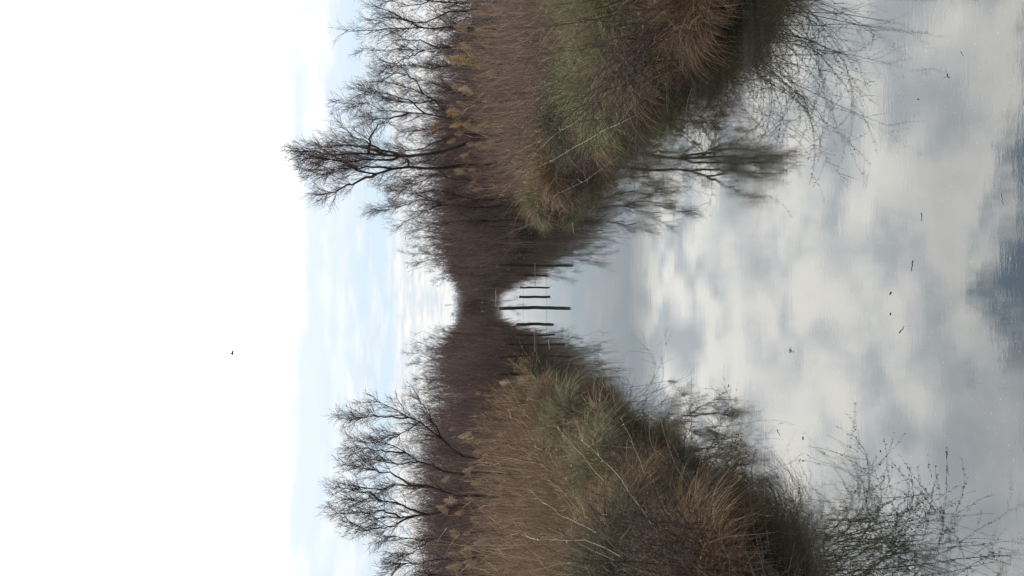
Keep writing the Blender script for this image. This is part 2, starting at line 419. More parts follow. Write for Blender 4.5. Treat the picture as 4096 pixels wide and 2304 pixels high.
# small saplings sticking out of the thicket's skyline, each a thing of its own
SAP = [(338, 414, 34, 'right', 'the widest of them'), (322, 404, 36, 'right', 'the tallest one, split in two'), (304, 428, 42, 'right', 'the one nearest the gap'),
       (222, 407, 37, 'left', 'the tallest one, with a curved tip'), (238, 428, 42, 'left', 'the one nearest the gap'), (196, 418, 32, 'left', 'the one behind the leaning willow'),
       (271, 446, 95, 'far end', 'a lone one over the dip')]
for k, (U, V, d, side, which) in enumerate(SAP):
    tip = at(U, V, d); lean = rng.uniform(-.2, .2)
    def cv(a, b_): return (a, b_)
    sc_ = 800 / d; zg = 471 + (1.7 - .4) * sc_
    tree('thin_sapling', 'thin sapling standing out of the ' + {'right': 'upper', 'left': 'lower'}.get(side, side) + ' thicket, ' + which, 'sapling', [
        (None, [(U - 3 + lean * 5, zg - 4), (U - 2, (zg + V) / 2), (U, (zg + 3 * V) / 4), (U + lean * 4, V)]),
        (None, [(U + 3, zg - 4), (U + 4, (zg + V) / 2), (U + 6, (zg + 3 * V) / 4), (U + 8, V + 8)]),
        (0, [(U - 2, (zg + V) / 2), (U - 7, (zg + 3 * V) / 4), (U - 9, V + 7)])], d, cv, .022, .8, .55, seed=20 + k)
rng = np.random.default_rng(77)

# ------------------------------------------------------------------ thickets (masses of brush nobody could count)
THK = [(.125, .084, .075), (.098, .072, .068), (.155, .108, .088), (.075, .058, .057), (.11, .07, .062)]
def thicket(name, label, areas, kindlab='thicket'):
    m = MB()
    for (x0, x1, y0, y1, hlo, hhi, n) in areas:
        yb = np.exp(rng.uniform(np.log(y0), np.log(y1), n)); xb = rng.uniform(x0, x1, n)
        z = ground(xb, yb) - .05
        hh = rng.uniform(hlo * .8, hhi * 1.02, n) * (1 + .16 * mnoise(xb, yb, .8, 1.0))
        lod = np.clip(yb / 26, .8, 3.2)
        d = np.stack([rng.normal(0, .16, n), rng.normal(0, .16, n), np.ones(n)], 1)
        P = grow(np.stack([xb, yb, z], 1), d, hh, 6, .07, -.03)
        m.ribbon(P, taper(n, 6, .016 * lod, .3), tints(n, THK, .3))
        q = n * 9; b, t_, ii, s = along(P, q, .08, 1.0); dd = fan(t_, 15, 50); dd[:, 2] += .3
        ln = rng.uniform(.25, .75, q) * (hlo / 3.2); Q = grow(b, dd, ln, 4, .12, -.08)
        m.ribbon(Q, taper(q, 4, .0085 * lod[ii], .35), tints(q, THK, .35))
        q2 = int(q * 1.6); b, t_, i2, s = along(Q, q2, .2, 1.0); dd = fan(t_, 15, 45)
        Q2 = grow(b, dd, rng.uniform(.12, .35, q2) * (hlo / 3.2), 3, .12, -.08)
        m.ribbon(Q2, taper(q2, 3, .0065 * lod[ii[i2]], .5), tints(q2, THK, .35))
    o = m.build(name, M_thicket); tag(o, label, 'thicket', kind='stuff'); return o
thicket('alder_thicket', 'dense purple-brown bare thicket along the upper bank beyond the posts', [
    (2.75, 5.0, 30, 150, 3.0, 3.7, 1300), (5, 12, 31, 60, 2.9, 3.6, 900), (4.5, 9, 25, 33, 2.1, 2.6, 800), (9, 26, 27, 36, 2.1, 2.4, 1500), (2.3, 4.5, 21, 31, 1.1, 2.1, 900), (1.7, 3.0, 21.8, 140, 1.2, 2.5, 2000), (3.5, 12, 28, 60, 2.7, 3.3, 900)])
thicket('alder_thicket', 'dense purple-brown bare thicket along the lower bank beyond the posts', [
    (-4.6, -2.0, 31, 150, 3.1, 3.7, 1300), (-16, -4.5, 29, 40, 3.0, 3.6, 2000), (-14, -4, 22, 29, 2.4, 3.0, 1300), (-3.6, -1.7, 22, 32, 1.2, 2.6, 900), (-2.4, -1.15, 24, 140, .9, 1.9, 1500), (-12, -3.5, 26, 34, 2.9, 3.4, 900)])
thicket('alder_thicket', 'distant low brown thicket closing the far end of the canal', [
    (-40, 50, 165.5, 185, 3.4, 4.6, 3000), (-3, 4, 164, 170, 3.8, 4.8, 500)])

# ------------------------------------------------------------------ grass and reeds
TAN = [(.27, .182, .112), (.20, .134, .084), (.37, .27, .175), (.12, .08, .052)]
BROWN = [(.18, .114, .066), (.12, .076, .047), (.24, .16, .095), (.07, .046, .032)]
GREEN = [(.16, .17, .085), (.20, .18, .10), (.11, .13, .07), (.25, .21, .13)]
DGREEN = [(.045, .06, .042), (.06, .075, .05), (.035, .05, .038)]
def side_xy(n, side, lo, hi, y0, y1, p=1.0):
    y = np.exp(rng.uniform(np.log(y0), np.log(y1), n)); o = lo + (hi - lo) * rng.uniform(0, 1, n) ** p
    x = xr(y) + o if side > 0 else xl(y) - o
    return x, y, o
def grassbank(side, n, label):
    """rough grass growing in some hundreds of overlapping clumps, each with its own lean, length and colour"""
    m = MB(); lean = -side; nc = 620
    cx, cy, co = side_xy(nc, side, .04, 2.4, 2.0, 42, 1.0)
    size = np.clip(cy / 7, .8, 2.2) * rng.uniform(.6, 1.5, nc)
    clen = rng.uniform(.24, .62, nc) * np.clip(.55 + .55 * co, 0, 1.25) * (1 - .35 * np.clip((cy - 12) / 7, 0, 1))
    clx = lean * (.45 - .2 * co) + rng.normal(0, .35, nc); cly = rng.normal(0, .35, nc)
    ctall = rng.random(nc) < .15; clen[ctall] *= 1.35
    ccol = np.empty((nc, 3)); u = rng.random(nc)
    ccol[:] = tints(nc, BROWN, .3)
    k = u < .38; ccol[k] = tints(k.sum(), TAN, .25)
    k = (u > .38) & (u < .52); ccol[k] = tints(k.sum(), GREEN, .25)
    if side > 0:
        k = (cy > 4.2) & (cy < 8) & (co > .45) & (co < 1.7) & (rng.random(nc) < .85); ccol[k] = tints(k.sum(), [(.17, .24, .09), (.22, .27, .11), (.28, .29, .15)], .2)
        k = (cy > 9.3) & (cy < 13.5) & (co > .35) & (rng.random(nc) < .7); ccol[k] = tints(k.sum(), DGREEN, .3)
    else:
        k = (cy > 5.2) & (cy < 7) & (co > .7) & (rng.random(nc) < .7); ccol[k] = tints(k.sum(), DGREEN, .3)
        k = (cy > 7) & (cy < 11) & (co < 1.2) & (rng.random(nc) < .5); ccol[k] = tints(k.sum(), [(.17, .14, .075), (.2, .16, .09)], .2)
    w = size * (.5 + 4 / cy); ci = rng.choice(nc, n, p=w / w.sum())
    a = rng.uniform(0, 2 * math.pi, n); q = np.abs(rng.normal(0, 1, n)); rad = .09 * size[ci]
    x = cx[ci] + np.cos(a) * q * rad; y = cy[ci] + np.sin(a) * q * rad
    d = np.stack([clx[ci] + np.cos(a) * q * .42 + rng.normal(0, .22, n), cly[ci] + np.sin(a) * q * .42 + rng.normal(0, .22, n), np.ones(n)], 1)
    lod = np.clip(y / 7, .75, 4)
    P = grow(np.stack([x, y, ground(x, y) - .03], 1), d, clen[ci] * rng.uniform(.5, 1.3, n), 6, .12, .10 + .30 * rng.random(n))
    c = ccol[ci] * rng.uniform(.5, 1.45, (n, 1)); st_ = rng.random(n) < .08; c[st_] = tints(st_.sum(), TAN, .5) * 1.2
    m.ribbon(P, taper(n, 6, .0046 * lod * rng.uniform(.5, 1.4, n), .15, 1.4), c)
    # broken pale straws sticking out at odd angles
    q = 520; x, y, o = side_xy(q, side, .0, 2.4, 2.6, 26); lod = np.clip(y / 7, .75, 3)
    d = np.stack([lean * rng.uniform(-.3, 1.5, q), rng.normal(0, .8, q), rng.uniform(.5, 1.5, q)], 1)
    P = grow(np.stack([x, y, ground(x, y) + .1], 1), d, rng.uniform(.4, 1.0, q), 8, .03, .06)
    m.ribbon(P, taper(q, 8, .0040 * lod, .3), tints(q, [(.40, .31, .22), (.30, .23, .16), (.2, .15, .1)], .3))
    # dead curled leaves caught in the grass
    q = 5200; x, y, o = side_xy(q, side, .0, 2.4, 2.4, 16)
    P = grow(np.stack([x, y, ground(x, y) + rng.uniform(.1, .5, q)], 1), rvec(q), rng.uniform(.03, .09, q), 4, .35, .1)
    m.ribbon(P, taper(q, 4, .007 * np.clip(y / 7, .7, 2), .3), tints(q, TAN + BROWN, .4) * 1.25)
    # dark wet litter close to the water
    q = n // 6; x, y, o = side_xy(q, side, -.05, .30, 2.0, 40); lod = np.clip(y / 7, .75, 4)
    d = np.stack([lean * rng.uniform(.0, 1.2, q), rng.normal(0, .6, q), rng.uniform(.1, 1, q)], 1)
    P = grow(np.stack([x, y, ground(x, y)], 1), d, rng.uniform(.10, .32, q), 5, .12, .3)
    m.ribbon(P, taper(q, 5, .005 * lod, .2), tints(q, [(.035, .026, .02), (.03, .034, .018), (.05, .036, .024)], .3))
    tag(m.build('bank_grass', M_grass), label, 'grass', kind='stuff')
grassbank(1, 62000, 'brown and green rough grass hanging over the water along the upper bank')
grassbank(-1, 62000, 'brown and green rough grass hanging over the water along the lower bank')

def reedbed(side, n, label, cols, hlo, hhi, o0, o1):
    m = MB(); x, y, o = side_xy(n, side, o0, o1, 3.6, 27, 1.3)
    lod = np.clip(y / 8, .7, 3.2); base = np.stack([x, y, ground(x, y) - .02], 1)
    h = (hlo + (hhi - hlo) * rng.random(n) ** 2.0) * (1 + .30 * mnoise(x, y, 2.3, 4 + side)) * np.clip(.62 + .38 * (o - o0) / .9, .55, 1.0) * (1 + .15 * mnoise(x, y, .9, side)); sp_ = rng.random(n) < .05; h[sp_] = rng.uniform(1.2, 1.75, sp_.sum()); h = np.clip(h, .2, 1.75)
    d = np.stack([-side * .10 + rng.normal(0, .13, n), rng.normal(0, .13, n), np.ones(n)], 1)
    P = grow(base, d, h, 6, .035, .015 + .05 * rng.random(n) ** 3)
    m.ribbon(P, taper(n, 6, .0052 * lod * rng.uniform(.6, 1.2, n), .25), tints(n, cols, .5))
    q = int(n * 1.7); b, t_, ii, s = along(P, q, .15, .95)
    dd = fan(t_, 15, 50); Q = grow(b, dd, rng.uniform(.12, .4, q), 4, .09, .16)
    m.ribbon(Q, taper(q, 4, .0062 * lod[ii] * rng.uniform(.6, 1.2, q), .1), tints(q, cols, .5))
    tag(m.build('reed_bed', M_reed), label, 'reeds', kind='stuff')
reedbed(1, 12500, 'reed bed of brown dry stems standing behind the upper bank grass', [(.16, .105, .082), (.12, .082, .07), (.14, .09, .08), (.21, .145, .105), (.28, .205, .145)], .6, 1.45, .8, 6.0)
reedbed(-1, 13500, 'reed bed of pale tan dry stems standing behind the lower bank grass', TAN + BROWN[:1] + [(.13, .088, .07), (.09, .062, .05), (.16, .105, .08)], .50, 1.38, .75, 6.0)

# ---- grass tussocks, each a hummock of its own
TUS = [  # U, V of its top, distance, radius, height, palette, label
    (512, 560, 6.6, .48, .62, TAN + BROWN, 'large brown grass tussock spilling over the upper bank, the nearest hummock there'),
    (548, 640, 5.2, .42, .40, BROWN, 'dark brown grass tussock at the foot of the nearest upper bank hummock'),
    (474, 545, 8.2, .48, .66, [(.17, .24, .09), (.22, .26, .11), (.26, .26, .13)], 'greenish grass tussock on the upper bank behind the nearest brown hummock'),
    (436, 568, 9.2, .45, .55, TAN + BROWN[:3], 'rounded rusty brown tussock on the upper bank with pale bent stalks across it'),
    (440, 528, 11.0, .50, .70, DGREEN, 'dark green sedge clump on the upper bank above the rusty tussock'),
    (398, 522, 12.8, .50, .68, BROWN, 'reddish brown tussock on the upper bank under the two-trunked tree'),
    (368, 518, 16.0, .55, .70, GREEN, 'outermost drab tussock on the upper bank, nearest the posts'),
    (560, 535, 6.4, .50, .75, GREEN, 'pale green grass clump on the upper bank cut by the top edge of the picture'),
    (186, 525, 14.5, .45, .62, BROWN, 'brown tussock on the lower bank beside the lowest post of the row'),
    (168, 532, 11.5, .55, .75, GREEN, 'olive brown rounded tussock on the lower bank beyond the middle of the reeds'),
    (128, 555, 8.4, .50, .70, GREEN, 'broad olive tussock in the middle of the lower bank'),
    (84, 590, 6.3, .42, .55, BROWN, 'dark reddish brown tussock on the lower bank above the hanging brambles'),
    (22, 545, 6.0, .48, .62, DGREEN, 'dark green rush clump at the near end of the lower bank'),
    (40, 628, 4.9, .40, .50, TAN + BROWN, 'nearest straw brown tussock on the lower bank under red bramble canes'),
    (60, 560, 7.2, .45, .6, TAN, 'pale straw tussock on the lower bank beside the dark green rush clump'),
]
for k, (U, V, d, r, h, pal, lab) in enumerate(TUS):
    top = at(U, V, d); top[0] += .22 * np.sign(top[0]); gz = float(ground(top[0], top[1])); c0 = np.array([top[0], top[1], max(gz, 0.0)])
    H = max(top[2] - c0[2], .3); n = int(4200 if d < 9 else 3000)
    a = rng.uniform(0, 2 * math.pi, n); q = rng.random(n) ** .7
    base = c0 + np.stack([np.cos(a) * q * r * .55, np.sin(a) * q * r * .55, -.03 * np.ones(n)], 1)
    lean = q * .9 + rng.normal(0, .3, n); a = a + rng.normal(0, .8, n); wild = rng.random(n) < .15; a[wild] = rng.uniform(0, 6.28, wild.sum()); lean[wild] = rng.uniform(.3, 1.6, wild.sum())
    dd = np.stack([np.cos(a) * lean, np.sin(a) * lean, np.ones(n)], 1)
    P = grow(base, dd, H * rng.uniform(.5, 1.3, n), 8, .15, .10 + .24 * q + .06 * rng.random(n))
    lod = max(.8, d / 7)
    m = MB(); cc = tints(n, pal, .5); odd = rng.random(n) < .22; cc[odd] = tints(odd.sum(), TAN, .3)
    m.ribbon(P, taper(n, 8, .0040 * lod * rng.uniform(.5, 1.4, n), .12, 1.5), cc)
    P[..., 2] = np.maximum(P[..., 2], -.02)
    o = m.build('grass_tussock', M_grass, None, False, c0); tag(o, lab, 'grass tussock', 'grass tussocks on the banks')

# ---- reeds with seed heads: stem and seed head are parts
def plume_mesh(v, cols, size):
    m = MB(); n = 240; t_ = rng.uniform(0, 1, n)
    ax = np.stack([.22 * np.sin(t_ * 1.6) * t_ + 0 * t_, 0 * t_, t_ - .5 * .25 * t_ ** 2], 1) * size
    a = rng.normal(0, .9, n); d = np.stack([np.cos(a) * .8 + .3, np.sin(a) * .7, .9 - .5 * t_ + rng.normal(0, .3, n)], 1)
    P = grow(ax, d, size * (.16 + .26 * np.sin(np.clip(t_ + .15, 0, 1) * math.pi)) * rng.uniform(.6, 1.2, n), 5, .15, .22)
    m.ribbon(P, taper(n, 5, .0042 * (size / .2) * np.ones(n), .4), tints(n, cols, .35))
    axl = np.stack([np.interp(np.linspace(0, 1, 6), np.sort(t_), np.sort(ax[:, 0])), np.zeros(6), np.linspace(0, .87, 6) * size], 1)
    m.tube(axl[None], taper(1, 6, [.003], .4), tints(1, cols), 4)
    return m
PAL = {'tan': [(.34, .25, .16), (.28, .20, .13)], 'pale': [(.46, .37, .27), (.36, .29, .21)], 'gold': [(.42, .28, .13), (.36, .24, .12)], 'rust': [(.30, .17, .11), (.26, .15, .10)]}
protos = {}
for kd, cl_ in PAL.items():
    for v in range(3):
        o = plume_mesh(v, cl_, .2).build('seed_head', M_plume); protos[kd, v] = o.data; bpy.data.objects.remove(o)
sm = MB(); kz = np.linspace(0, 1, 6); sm.tube(np.stack([.02 * np.sin(kz * 2), 0 * kz, kz], 1)[None], taper(1, 6, [.0038], .6), np.array([[.24, .17, .11]]), 4)
o = sm.build('stem', M_reed); stem_me = o.data; bpy.data.objects.remove(o)
def reed(U, V, d, size, kd, label, group):
    top = at(U, V, d); gz = float(ground(top[0], top[1])) - .02
    e = empty('reed', (top[0], top[1], gz), label, 'reed', group)
    H = top[2] - gz - size * .4
    tx, ty = rng.normal(0, .06), rng.normal(0, .06)
    e.rotation_euler = (ty, tx, rng.uniform(0, 2 * math.pi))
    st = bpy.data.objects.new('stem', stem_me); col.objects.link(st); st.parent = e; st.scale = (1, 1, max(H, .3))
    sh = bpy.data.objects.new('seed_head', protos[kd, int(rng.integers(0, 3))]); col.objects.link(sh); sh.parent = e; sh.location = (.018, 0, H)
    s_ = size / .2; sh.scale = (s_, s_, s_); sh.rotation_euler = (0, rng.uniform(0, .35), rng.uniform(0, 6.28))
RP = [(1110, 665), (1120, 740), (1065, 795), (1020, 770), (1130, 855), (1100, 890), (1185, 885), (1225, 865), (1065, 970), (1145, 965), (1085, 1015),
      (1065, 1050), (1150, 1045), (1130, 1090), (1165, 1120), (1155, 1265), (1180, 1225), (1240, 1240), (1300, 1350), (1110, 125), (1180, 190), (1065, 240), (1125, 270),
      (1210, 235), (1235, 290), (1080, 180), (1250, 60), (1290, 75), (1250, 815), (1050, 455), (1075, 478), (1190, 1275), (1100, 320), (1160, 330), (1190, 350), (1260, 440),
      (1040, 430), (1180, 700), (1210, 715), (1080, 605), (1230, 560), (1130, 40), (1190, 20), (1330, 130)]
GR, GL = 'seed-headed reeds on the upper bank', 'seed-headed reeds on the lower bank'
ORD = 'first second third fourth fifth sixth seventh eighth ninth tenth eleventh twelfth thirteenth fourteenth fifteenth sixteenth seventeenth eighteenth nineteenth twentieth'.split()
TENS = {20: 'twenty', 30: 'thirty', 40: 'forty'}
def ordinal(k): return ORD[k] if k < 20 else (TENS[(k + 1) // 10 * 10] + '-' + ORD[(k + 1) % 10 - 1] if (k + 1) % 10 else {30: 'thirtieth', 40: 'fortieth'}[k + 1])
def reedlabel(k, n, bank, V, tone):
    look = 'tall ' if V < 452 else ('short ' if V > 480 else '')
    return look + tone + ' seed-headed reed, ' + ordinal(k) + ' outwards from the open water on the ' + bank + ' bank'
for k, (x, y) in enumerate(sorted(RP, key=lambda p: -p[1])):
    U, V = c1(x, y); d = max(rng.uniform(9.5, 13.5), 2.9 * 800 / (U - 268))
    reed(U, V, d, rng.uniform(.17, .24), 'tan', reedlabel(k, len(RP), 'upper', V, 'tan'), GR)
for (x, y), s_, kd, lab in [((1085, 395), .26, 'gold', 'tall reed with the largest golden seed head, upper bank'), ((1040, 665), .19, 'gold', 'reed with a bright golden seed head at the foot of the spreading willow'),
                            ((1050, 700), .16, 'gold', 'shorter golden reed just below the bright one beside the willow'), ((935, 750), .16, 'rust', 'reed with a lone rusty orange seed head standing against the sky'),
                            ((1110, 500), .19, 'pale', 'reed with a pale curled-over seed head beside the largest golden one')]:
    U, V = c1(x, y); reed(U, V, 11.5, s_ * 1.35, kd, lab, GR)
LP = [(975, 505), (1160, 550), (1140, 305), (1210, 335), (1080, 605), (1165, 680), (1085, 725), (1130, 765), (975, 885), (1085, 940), (1130, 870), (1285, 885),
      (905, 1100), (1020, 1110), (1130, 1100), (990, 1135), (1070, 1165), (1100, 1225), (1160, 1215), (1335, 1195), (985, 1190), (990, 1275), (970, 1330), (1060, 1350),
      (1290, 555), (1430, 970), (1060, 820), (930, 830), (1040, 1290), (1090, 1400), (1010, 1420), (1150, 1300), (1380, 305), (1240, 1060), (1200, 700)]
for k, (x, y) in enumerate(sorted(LP, key=lambda p: p[1])):
    U, V = c4(x, y); d = max(rng.uniform(8.5, 12), 2.3 * 800 / (268 - U))
    reed(U, V, d, rng.uniform(.14, .20), 'tan', reedlabel(k, len(LP), 'lower', V, 'straw-coloured'), GL)
for (x, y), s_, lab in [((1060, 515), .24, 'lower bank reed with the fluffiest cream seed head, beside the leaning willow'), ((1310, 295), .20, 'lower bank reed with a cream seed head nearest the canal'),
                        ((965, 935), .22, 'lower bank reed with a cream seed head beside the forked willow trunk')]:
    U, V = c4(x, y); reed(U, V, 11.5, s_ * .95, 'pale', lab, GL)

# ---- single long pale stalks lying across the banks
def stalk(pts, d0, d1, w, label):
    n = len(pts); ww = np.array([at(U, V, d0 + (d1 - d0) * k / (n - 1)) for k, (U, V) in enumerate(pts)]); ww = resample(ww, 10)
    ww[1:-1] += rng.normal(size=(8, 3)) * .006
    m = MB(); m.tube(ww[None], taper(1, 10, [w * .62], .4), np.array([[.28, .22, .155]]), 4)
    m.ribbon(*(lambda b_: (grow(b_[0], fan(b_[1], 15, 40), rng.uniform(.06, .16, 5), 4, .08, .2), taper(5, 4, w * 1.5 * np.ones(5), .1), tints(5, [(.36, .28, .2)])))(along(ww[None], 5, .4, 1)))
    o = m.build('dead_stalk', M_reed, None, False, ww[0]); tag(o, label, 'dead stalk', 'long dead stalks across the banks')
p2 = lambda x, y: ((1449 - y) * .3975, x * .3975)
stalk([p2(1600, 290), p2(1480, 350), p2(1400, 400), p2(1300, 450)], 6.0, 8.5, .0045, 'longest pale stalk leaning across the rusty tussock on the upper bank')
stalk([p2(1560, 200), p2(1460, 300), p2(1380, 350), p2(1330, 395)], 6.5, 8.5, .0035, 'pale stalk parallel to the longest one and shorter, on the upper bank')
stalk([p2(1560, 390), p2(1480, 450), p2(1400, 490)], 9.0, 10.5, .004, 'short pale stalk poking out of the upper bank below the longest one')
stalk([p2(1300, 160), p2(1220, 230), p2(1150, 300)], 7.0, 7.5, .003, 'thin stalk crossing the upper bank reeds under the golden seed head')
stalk([p2(1640, 1320), p2(1560, 1200), p2(1500, 1140), p2(1440, 1090)], 4.6, 6.2, .0035, 'pale stalk leaning over the middle of the lower bank tussocks')
stalk([p2(1520, 1210), p2(1440, 1120), p2(1390, 1060)], 6.0, 7.5, .0035, 'pale stalk pointing at the leaning willow from the lower bank')
stalk([p2(1500, 1340), p2(1400, 1290), p2(1330, 1230)], 5.2, 6.5, .0035, 'pale stalk rising from the dark rush clump on the lower bank')
stalk([p2(1560, 1400), p2(1480, 1360), p2(1380, 1360), p2(1310, 1345)], 4.4, 5.0, .005, 'thickest kinked pale stalk at the near end of the lower bank')
stalk([p2(1620, 1190), p2(1590, 1110), p2(1560, 1050)], 5.5, 6.5, .003, 'thin stalk nodding towards the water from the lower bank')
stalk([p2(1460, 1290), p2(1420, 1240), p2(1370, 1200)], 6.5, 7.5, .003, 'slender stalk standing between two lower bank tussocks')

# ------------------------------------------------------------------ brambles arching over the water
def bramble(name, label, cx, cy, z0, n, toward, lmin, lmax, seed, leaf=1.0, fr=1.0, rise=.5):
    global rng
    rng = np.random.default_rng(seed)
    base = np.stack([cx + rng.normal(0, .16, n), cy + rng.normal(0, .30 * fr, n), z0 + rng.uniform(0, .1, n)], 1)
    d = np.stack([toward * rng.uniform(.0, 1.0, n), rng.normal(0, .45, n), rng.uniform(rise, 1.7, n)], 1)
    P = grow(base, d, rng.uniform(lmin, lmax, n), 12, .05, .05 + .13 * rng.random(n))
    P[..., 2] = np.maximum(P[..., 2], .015 + .01 * rng.random(P.shape[:2]))
    e = empty(name, (cx, cy, z0), label, 'bramble', 'brambles along the banks')
    org = np.array([cx, cy, z0])
    CN = [(.045, .022, .020), (.06, .03, .024), (.035, .022, .02)]
    m = MB(); m.tube(P, taper(n, 12, .0028 * rng.uniform(.6, 1.2, n), .35), tints(n, CN), 4)
    q = n * 7; b, t_, ii, s = along(P, q, .15, 1.0); Q = grow(b, fan(t_, 25, 65), rng.uniform(.08, .32, q), 5, .12, .05)
    m.tube(Q, taper(q, 5, .0013 * np.ones(q), .5), tints(q, CN), 3)
    m.build('canes', M_cane, e, False, org)
    m = MB(); q = int(n * 30 * leaf); PP = np.concatenate([resample(p, 5)[None] for p in P]); allP = np.concatenate([PP, Q])
    b, t_, ii, s = along(allP, q, .2, 1.0); Lf = grow(b, fan(t_, 20, 80), rng.uniform(.006, .016, q), 3, .2, .1)
    W = np.stack([.25 * np.ones(q), np.ones(q), .1 * np.ones(q)], 1) * rng.uniform(.004, .008, q)[:, None]
    m.ribbon(Lf, W, tints(q, [(.05, .04, .03), (.075, .055, .035), (.05, .055, .03)], .3)); m.build('leaves', M_twig, e, False, org)
bramble('bramble', 'tangled dark bramble overhanging the water at the near upper bank', 2.0, 5.6, .25, 90, -1, .7, 1.3, 301, .8, 1.4, .55)
bramble('bramble', 'sparser bramble with long thin canes further along the upper bank', 2.0, 7.6, .25, 46, -1, .6, 1.15, 302, .7, 1.4, .45)
bramble('bramble', 'small twiggy bramble on the upper bank near the rusty tussock', 1.95, 9.4, .25, 30, -1, .4, .9, 303, .6, 1.2, .4)
bramble('bramble', 'reddish bramble with arching canes at the near lower bank', -1.45, 4.5, .25, 20, 1, .4, .7, 304, .8, 1.2, .45)
bramble('bramble', 'leafier bramble trailing into the water below the reddish one', -1.62, 3.8, .2, 34, 1, .55, 1.0, 305, 1.3, 1.2, .4)
bramble('bramble', 'fine twiggy bramble in the middle of the lower bank', -1.4, 6.6, .25, 30, 1, .4, .8, 306, .8, 1.2, .4)
bramble('bramble', 'low dark bramble on the lower bank below the olive tussock', -1.4, 9.6, .25, 34, 1, .4, .9, 307, .6, 1.2, .4)
bramble('bramble', 'feathery spray of fine dark stems over the water at the bottom picture edge', -1.42, 4.5, .35, 60, 1, .35, .75, 308, 2.2, .8, .7)
rng = np.random.default_rng(99)

# ------------------------------------------------------------------ posts across the canal
def post(U, Vtop, wpx, d, Ub=None, label='', Vwater=535):
    top = at(U, Vtop, d); bot = at(Ub if Ub is not None else U, 535, d); bot[2] = -.5; k = (top - bot) / (top[2] - bot[2])
    foot = bot; K = 9; ts = np.linspace(0, 1, K); P = foot + (top - foot) * ts[:, None]
    P[1:-1, :2] += rng.normal(size=(K - 2, 2)) * .004
    r = wpx * 1.0 * d / 800 / 2; sides = 9; V = []; F = []
    jit = rng.uniform(.88, 1.1, sides)
    for q in range(K):
        for j in range(sides):
            a = 2 * math.pi * j / sides; rr_ = r * jit[j] * (1 + rng.normal(0, .03))
            V.append(P[q] + np.array([math.cos(a) * rr_, math.sin(a) * rr_, (0 if q < K - 1 else rng.uniform(-.012, .012))]))
    for q in range(K - 1):
        for j in range(sides): F.append((q * sides + j, q * sides + (j + 1) % sides, (q + 1) * sides + (j + 1) % sides, (q + 1) * sides + j))
    V.append(P[-1] + np.array([0, 0, .012])); c = len(V) - 1
    for j in range(sides): F.append(((K - 1) * sides + j, (K - 1) * sides + (j + 1) % sides, c))
    m = MB(); m.raw(np.array(V), F, (.028, .023, .020)); o = m.build('wooden_post', M_wood, None, False, foot)
    tag(o, label, 'post', 'old wooden posts standing across the canal')
D = 21.25
post(310.5, 497, 2.8, D, None, 'thick tall wooden post nearest the upper bank')
post(300.5, 522, 2.0, D, None, 'short wooden post just below the thick tall one')
post(288.5, 520, 1.8, D, None, 'thin short wooden post, third from the upper bank')
post(279.2, 519.5, 2.4, D, None, 'short wooden post immediately above the tall middle post')
post(267.3, 499.5, 3.3, D, 268.8, 'tall leaning wooden post standing alone mid-canal')
post(251.3, 516.5, 2.9, D, 252.8, 'squat wooden post immediately below the tall middle post')
post(241.2, 515, 2.0, D, 239.6, 'thin wooden post, second below the tall middle post')
post(231.4, 505, 2.2, D, None, 'medium wooden post second from the lower end of the row')
post(218.6, 496, 2.2, D, 221.6, 'tall slanting wooden post at the lower end of the row')
post(202, 495, 3.2, 20.0, None, 'weathered post stub half hidden in the lower bank grass')
def rail(U0, U1, V, d, r, name, label, c=(.25, .225, .19), cat='rail'):
    a, b_ = at(U0, V, d), at(U1, V, d); P = a + (b_ - a) * np.linspace(0, 1, 14)[:, None]; P[:, 2] += rng.normal(0, r * .3, 14) - .004 * np.sin(np.linspace(0, math.pi, 14))
    m = MB(); m.tube(P[None], np.full((1, 14), r) * rng.uniform(.6, 1.2, (1, 14)), np.array([c]), 6); o = m.build(name, M_wood, None, True, a)
    tag(o, label, cat)
rail(313, 290, 534.6, D - .06, .005, 'floating_rail', 'thin pale rail lying on the water between the upper posts')
rail(247, 219, 534.4, D - .06, .009, 'floating_rail', 'thicker pale rail lying on the water between the lower posts')
rail(312, 220, 523, D + .05, .0035, 'fence_wire', 'thin dark wire strung across the canal from post to post', (.03, .03, .03), 'wire')
rail(287, 270, 495.4, 55, .009, 'fallen_branch', 'distant pale branch lying across the far water', (.5, .46, .42), 'branch')

